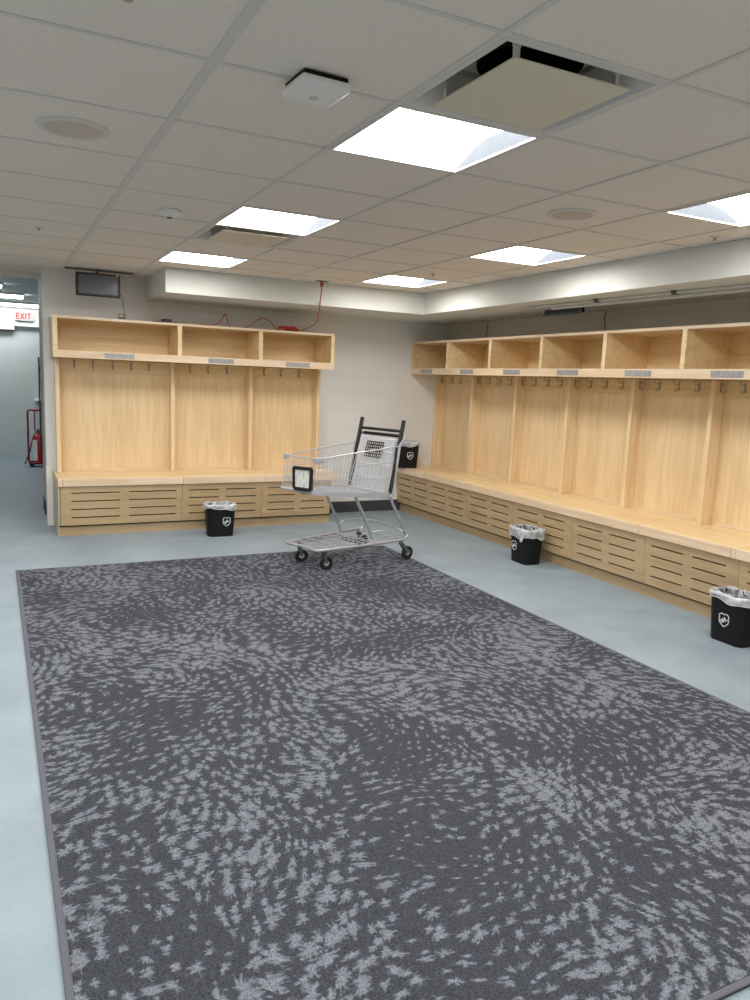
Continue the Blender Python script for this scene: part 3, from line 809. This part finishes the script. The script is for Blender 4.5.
# casters
def caster(x, y, trail, ang, r=.056):
    c = bpy.data.objects.new('caster', None); COL.objects.link(c); c.parent = cart; c.location = (x, y, RZ); c.rotation_euler = (0, 0, ang)
    f = MB(); f.lathe([(.014, .176), (.016, .16), (.022, .158), (.022, .150), (0, .150)], n=16)
    for s in (-1, 1): f.bar((0, s*.017, .153), (trail, s*.017, r), .004, .028, (0,0,1))
    f.box((-.016, -.018, .141), (.02, .018, .153))
    f.build('fork', M['steelgrey'], c, bevel=.001)
    w = MB().lathe([(.028, -.010), (r-.006, -.013), (r, -.009), (r, .009), (r-.006, .013), (.028, .010)], c=(trail, 0, r), axis=1, n=28)
    w.build('tire', M['black'], c, smooth=True)
    h = MB().lathe([(.006, -.016), (.012, -.016), (.028, -.007), (.030, -.007), (.030, .007), (.028, .007), (.012, .016), (.006, .016)], c=(trail, 0, r), axis=1, n=20)
    h.build('wheel_hub', M['greyplastic'], c, smooth=True)
caster(-.01, -.165, .025, math.radians(-18)); caster(.0, .165, .025, math.radians(-22))
caster(.77, -.295, .075, math.radians(-5), .06); caster(.80, .285, .06, math.radians(0), .06)
# sign at the front
sg = MB(); SX = -.195
fr = [(-.200, .672), (.005, .664), (.015, .832), (-.206, .842)]
o = MB()
for (y0, z0), (y1, z1) in zip(fr, fr[1:]+fr[:1]): o.bar((SX, y0, z0), (SX, y1, z1), .026, .022, (1,0,0))
o.add([(SX+.006, y, z) for y, z in fr]+[(SX+.012, y, z) for y, z in fr], [(3,2,1,0),(4,5,6,7),(0,1,5,4),(1,2,6,5),(2,3,7,6),(3,0,4,7)])
o = o.build('sign_holder', M['black'], cart, bevel=.003, xf=CXF); o['label'] = 'black framed sign holder'
q = [(-.188, .685), (-.007, .678), (.002, .820), (-.194, .829)]
MB().add([(SX-.001, y, z) for y, z in q]+[(SX+.004, y, z) for y, z in q], [(3,2,1,0),(4,5,6,7),(0,1,5,4),(1,2,6,5),(2,3,7,6),(3,0,4,7)]).build('sign_sheet', M['sheet'], o, xf=CXF)['label'] = 'faded pale advert sheet'

# ------------------------------------------------------------------ monitor and things above the left lockers
t = thing('monitor', 'small black flat monitor hanging from the ceiling above the left lockers', 'television', (.91, 7.66, 2.20))
sc_ = MB()
MB().box((-.196, -.0, .030), (.196, .035, .240)).build('housing', M['black'], t, bevel=.004)
MB().box((-.172, -.0035, .052), (.172, -.0005, .222)).build('screen', M['screen'], t)['label'] = 'dark grey glossy screen'
MB().box((.158, -.004, .226), (.180, -.0005, .239)).build('sticker', M['whitep'], t)
br = MB().box((-.03, .035, .09), (.03, .05, .20)); br.bar((0, .045, .19), (0, .06, .272), .03, .012); br.build('bracket', M['steelgrey'], t)
tag(MB().box((.627, 7.71, CEIL-.016), (1.235, 7.745, CEIL-.0037)).build('ceiling_gap_strip', M['steelgrey'], bevel=.002), 'thin dark strip standing in for a ceiling gap just above the monitor', 'ceiling gap')  # added dark strip stands in for the dark gap at the tile edge
t = thing('monitor_cable', 'thin black cable dangling from the monitor to the locker top', 'cable', (1.12, 7.70, 2.034))
MB().tube([Vector(p)-Vector((1.12, 7.70, 2.034)) for p in spline([(1.09, 7.69, 2.25), (1.118, 7.68, 2.26), (1.135, 7.70, 2.18), (1.148, 7.71, 2.09), (1.14, 7.72, 2.045)], 6)], .003, 6).build('wire', M['black'], t, smooth=True)
m = MB(); m.tube([(.0+.03*math.cos(a), .02+.02*math.sin(a), .005+.028+.022*math.sin(a)) for a in [2*PI*k/18 for k in range(18)]], .0035, 6, True)
m.box((-.02, .0, .001), (.04, .03, .03)); m.build('plug', M['steelgrey'], t)
t = thing('power_adapter', 'small flat black box lying on top of the left lockers', 'power adapter', (1.525, 7.68, 2.0345))
MB().box((-.035, -.03, .0), (.055, .03, .036)).build('body', M['black'], t, bevel=.006)
MB().tube(spline([(-.035, 0, .012), (-.10, -.02, .006), (-.14, .01, .006)], 5), .004, 6).build('lead', M['black'], t, smooth=True)
MB().tube(spline([(.055, 0, .012), (.10, -.03, .006), (.15, .0, .006)], 5), .004, 6).build('lead', M['black'], t, smooth=True)

t = thing('extension_cord', 'red extension cord dropping from the ceiling and coiled on the left lockers', 'cord', (2.80, 7.66, 2.034))
O = Vector((2.80, 7.66, 2.034))
pts = [(2.855, 6.945, 2.44), (2.857, 6.95, 2.40), (2.88, 7.03, 2.32), (2.93, 7.18, 2.20), (3.00, 7.40, 2.13), (2.985, 7.58, 2.085), (2.93, 7.66, 2.050), (2.86, 7.68, 2.042)]
cd = MB(); cd.tube([Vector(p)-O for p in spline(pts, 8)], .0055, 8)
rr = random.Random(4); coil = []
for k in range(140):
    a = k*.36; R = 1+.25*math.sin(k*.5)
    coil.append((2.795+.085*R*math.cos(a)+.03*math.sin(k*.17), 7.70+.05*R*math.sin(a), 2.043+.045*(k/140)*(1-abs(k/70-1)*.4)+.012*rr.random()))
cd.tube([Vector(p)-O for p in coil], .0055, 7)
loop = [(2.72, 7.68, 2.05), (2.66, 7.68, 2.05), (2.63, 7.72, 2.10), (2.60, 7.75, 2.135), (2.54, 7.75, 2.155), (2.47, 7.75, 2.125), (2.40, 7.74, 2.07), (2.34, 7.74, 2.045), (2.27, 7.85, 2.041),
        (2.21, 7.80, 2.045), (2.175, 7.75, 2.06), (2.155, 7.75, 2.12), (2.135, 7.75, 2.17), (2.11, 7.75, 2.12), (2.06, 7.75, 2.065), (1.99, 7.74, 2.046), (1.88, 7.74, 2.042)]
cd.tube([Vector(p)-O for p in spline(loop, 6)], .005, 7)
cd.build('cable', M['cordred'], t, smooth=True)
MB().lathe([(.012, 0), (.017, .01), (.017, .045), (.012, .055)], c=tuple(Vector((2.855, 6.945, 2.425))-O), n=12).build('plug', M['cordred'], t, smooth=True)
MB().box(tuple(Vector((2.80, 6.91, 2.476))-O), tuple(Vector((2.92, 6.985, 2.4795))-O)).build('socket_plate', M['steelgrey'], t)['label'] = 'dark ceiling socket plate'

# ------------------------------------------------------------------ conduit, peg rack, wall cables on the right
t = thing('conduit', 'thin painted conduit clipped beneath the soffit on the right side', 'pipe', (4.34, 3.3, 2.265))
MB().tube([(-.03, 2.35, -.012), (-.02, 1.45, -.014), (.0, .6, -.014), (.06, -.4, -.014), (.10, -1.4, -.014)], .010, 10).build('pipe', M['conduit'], t, smooth=True)
MB().tube([(.06, 2.1, -.020), (.10, .9, -.022), (.15, -.4, -.022), (.19, -1.4, -.022)], .018, 10).build('pipe', M['conduit'], t, smooth=True)
for y, x in ((1.46, -.02), (.70, .0), (-.2, .05)):
    m = MB().box((x-.022, y-.018, -.028), (x+.022, y+.018, -.001)); m.box((x-.04, y-.01, -.004), (x+.04, y+.01, -.0005)); m.build('clamp', M['steelgrey'], t, bevel=.002)
t = thing('peg_rack', 'short black toothed rack hanging below the soffit above the right lockers', 'rack', (4.61, 5.50, 2.265))
MB().box((-.012, -.26, -.050), (.012, .26, -.008)).build('bar', M['black'], t, bevel=.002)
m = MB()
for k in range(15):
    y = -.245+.035*k; m.box((-.030, y-.008, -.062), (-.012, y+.008, -.040)); m.box((-.020, y-.004, -.040), (-.012, y+.004, -.012))
m.build('pegs', M['peg'], t, bevel=.002)
m = MB().box((-.01, -.25, -.008), (.01, -.22, -.0)); m.box((-.01, .22, -.008), (.01, .25, 0)); m.build('hanger', M['steelgrey'], t)
m = MB(); m.tube(spline([(XR-.006, 7.235, 2.262), (XR-.012, 7.225, 2.20), (XR-.007, 7.25, 2.10), (XR-.012, 7.24, 1.95)], 5), .004, 6)
tag(m.build('wall_cable', M['steelgrey'], smooth=True), 'thin grey cable on the right wall nearest the far corner', 'cable')
m = MB(); m.tube(spline([(XR-.006, 5.38, 2.262), (XR-.012, 5.385, 2.20), (XR-.007, 5.375, 2.10), (XR-.012, 5.38, 1.95)], 5), .004, 6)
tag(m.build('wall_cable', M['steelgrey'], smooth=True), 'thin grey cable on the right wall beside the peg rack', 'cable')

# ------------------------------------------------------------------ opening on the left and the corridor
m = MB().box((-.022, -.02, -.52), (-.006, .02, .52)); 
t = thing('corner_guard', 'long thin dark bar mounted upright on the end of the back wall', 'corner guard', (XC+.018, 9.08, 1.15))
m.build('guard_strip', M['black'], t, bevel=.003)
for z in (-.4, .4): MB().box((-.006, -.01, z-.02), (.0, .01, z+.02)).build('fixing', M['black'], t)

def corridor_light(label, y, x0, x1, w=.16):
    t = thing('corridor_light', label, 'ceiling light', ((x0+x1)/2, y, 2.6395), 0, 'long corridor ceiling lights')
    h = (x1-x0)/2
    MB().box((-h, -w/2-.02, -.03), (h, w/2+.02, 0)).build('housing', M['white_metal'], t, bevel=.004)
    n = 10; v = []
    for x in (-h+.01, h-.01): v += [(x, w/2*math.cos(PI*k/n), -.03-.035*math.sin(PI*k/n)) for k in range(n+1)]
    MB().add(v, [(k, k+1, n+2+k, n+1+k) for k in range(n)]+[tuple(range(n+1)), tuple(range(2*n+1, n, -1))]).build('diffuser', M['tubelight'], t, smooth='full')
corridor_light('long white corridor light, nearest and cut off by the left edge', 11.45, -1.1, .16)
corridor_light('long white corridor light in the middle of the three', 12.9, -1.0, .46, .30)
corridor_light('long white corridor light farthest away, just above the exit sign', 14.55, -.9, .80, .30)

t = thing('exit_sign', 'small white sign with red EXIT letters on the far corridor soffit', 'exit sign', (.526, 14.90, 2.44))
MB().box((-.15, -.05, -.075), (.15, -.001, .075)).build('housing', M['whitep'], t, bevel=.004)
MB().box((-.14, -.053, -.066), (.14, -.050, .066)).build('face', M['exitface'], t)
em = MB(); fe = lambda x, y, d: (x, -.0532-d, y)
H_ = .046; wS = .017
def ltr(polys, ox):
    for p in polys: stroke(em, [(ox+x*.048, -H_+y*2*H_) for x, y in p], wS, .002, fe)
ltr([[(1, 0), (0, 0), (0, 1), (1, 1)], [(0, .5), (.85, .5)]], -.118)
ltr([[(0, 0), (1, 1)], [(0, 1), (1, 0)]], -.048)
ltr([[(0, 0), (0, 1)]], .030)
ltr([[(0, 1), (1, 1)], [(.5, 0), (.5, 1)]], .058)
em.build('letters', M['exitred'], t)['label'] = 'red letters reading EXIT'
t = thing('wall_box', 'flat white box on the far corridor wall below the soffit', 'box', (.0, YFAR-.001, 2.20))
MB().box((-.5, -.10, .0), (.37, 0, .075)).build('casing', M['whitep'], t, bevel=.004)
MB().box((-.5, -.102, -.010), (.37, 0, .0)).build('lower_edge', M['steelgrey'], t)
t = thing('wall_shelf', 'small white ledge on the far corridor wall above the extinguisher trolley', 'shelf', (.82, YFAR-.001, 1.0))
MB().box((-.16, -.14, -.03), (.2, 0, .01)).build('ledge', M['whitep'], t, bevel=.004)
MB().box((-.1, -.10, -.07), (-.08, 0, -.03)).build('bracket', M['steelgrey'], t)

t = thing('extinguisher_trolley', 'crimson tube frame trolley standing in the far corridor', 'trolley', (.60, 13.2, 0))
m = MB()
m.tube([(-.125, 0, .06), (-.125, 0, .86), (-.115, 0, .89), (-.09, 0, .895), (.17, 0, .895), (.20, 0, .87), (.20, 0, .06)], .016, 8)
m.tube([(-.125, -.125, .07), (.20, -.125, .07)], .014, 8); m.tube([(-.125, .125, .07), (.20, .125, .07)], .014, 8)
for x in (-.125, .20): m.tube([(x, -.125, .07), (x, .125, .07)], .014, 8)
m.build('frame', M['redframe'], t, smooth=True)
MB().tube([(-.025, 0, .89), (-.025, 0, .56)], .010, 8).build('hanger_rod', M['redframe'], t, smooth=True)
MB().box((-.10, -.10, .04), (.20, .10, .058)).build('base_plate', M['black'], t)
for x in (-.08, .16):
    m = MB().lathe([(.004, -.012), (.038, -.012), (.038, .012), (.004, .012)], c=(x, .06, .0385), axis=1, n=18); m.lathe([(.004, -.012), (.038, -.012), (.038, .012), (.004, .012)], c=(x, -.06, .0385), axis=1, n=18)
    m.build('wheel_pair', M['black'], t, smooth=True)
t = thing('fire_extinguisher', 'red fire extinguisher with white label standing on the crimson trolley', 'fire extinguisher', (.625, 13.20, .059))
MB().lathe([(.0, 0), (.082, 0), (.088, .01), (.088, .37), (.078, .42), (.045, .45), (.022, .46), (.022, .48), (0, .48)], n=28).build('cylinder', M['red'], t, smooth=True)
n = 12; v = []
for z in (.05, .42):
    for k in range(n+1):
        a = math.radians(175+75*k/n); r = .0892 if z < .38 else .080; v.append((r*math.cos(a), r*math.sin(a), z if z < .4 else .375))
v = []
for z in (.04, .37):
    for k in range(n+1):
        a = math.radians(175+78*k/n); v.append((.0895*math.cos(a), .0895*math.sin(a), z))
MB().add(v, [(k, k+1, n+2+k, n+1+k) for k in range(n)]).build('paper_label', M['whitep'], t)['label'] = 'white wrap label'
m = MB().box((-.02, -.018, .475), (.02, .018, .515)); m.bar((-.05, 0, .52), (.05, 0, .545), .02, .012); m.bar((-.01, 0, .505), (.06, 0, .515), .018, .01); m.build('valve_handle', M['black'], t, bevel=.002)
MB().tube(spline([(-.02, -.01, .50), (-.07, -.09, .44), (-.11, -.13, .32), (-.14, -.12, .18), (-.19, -.10, .05), (-.215, -.10, -.02)], 6), .009, 8).build('hose', M['black'], t, smooth=True)
MB().tube([(-.213, -.10, -.01), (-.225, -.10, -.043)], [.014, .024], 10).build('nozzle', M['plaque'], t, smooth=True)['label'] = 'pale brass nozzle'

# ------------------------------------------------------------------ corridor daylight-white fill comes from its own ceiling lamps
w = bpy.data.worlds.new('world'); SC.world = w; w.use_nodes = True
w.node_tree.nodes['Background'].inputs[0].default_value = (.8, .85, .9, 1); w.node_tree.nodes['Background'].inputs[1].default_value = .15

# ------------------------------------------------------------------ camera
cam = bpy.data.cameras.new('camera'); co = bpy.data.objects.new('camera', cam); COL.objects.link(co)
cam.sensor_fit = 'VERTICAL'; cam.sensor_height = 36; cam.sensor_width = 27; cam.lens = 756.8*36/1000; cam.clip_start = .05
R = [[.8941428, -.44608336, .03896532], [-.03417434, -.1547461, -.98736303], [.44647595, .88151193, -.15360971]]
m = Matrix(((R[0][0], -R[1][0], -R[2][0]), (R[0][1], -R[1][1], -R[2][1]), (R[0][2], -R[1][2], -R[2][2])))
co.matrix_world = Matrix.Translation((0, 0, CZ)) @ m.to_4x4()
SC.camera = co
vs = SC.view_settings; vs.view_transform = 'Standard'; vs.look = 'None'; vs.gamma = 1; vs.use_curve_mapping = False
vs.exposure = 0
SC.cycles.use_denoising = True
SC.cycles.max_bounces = 10; SC.cycles.diffuse_bounces = 6; SC.cycles.sample_clamp_indirect = 6
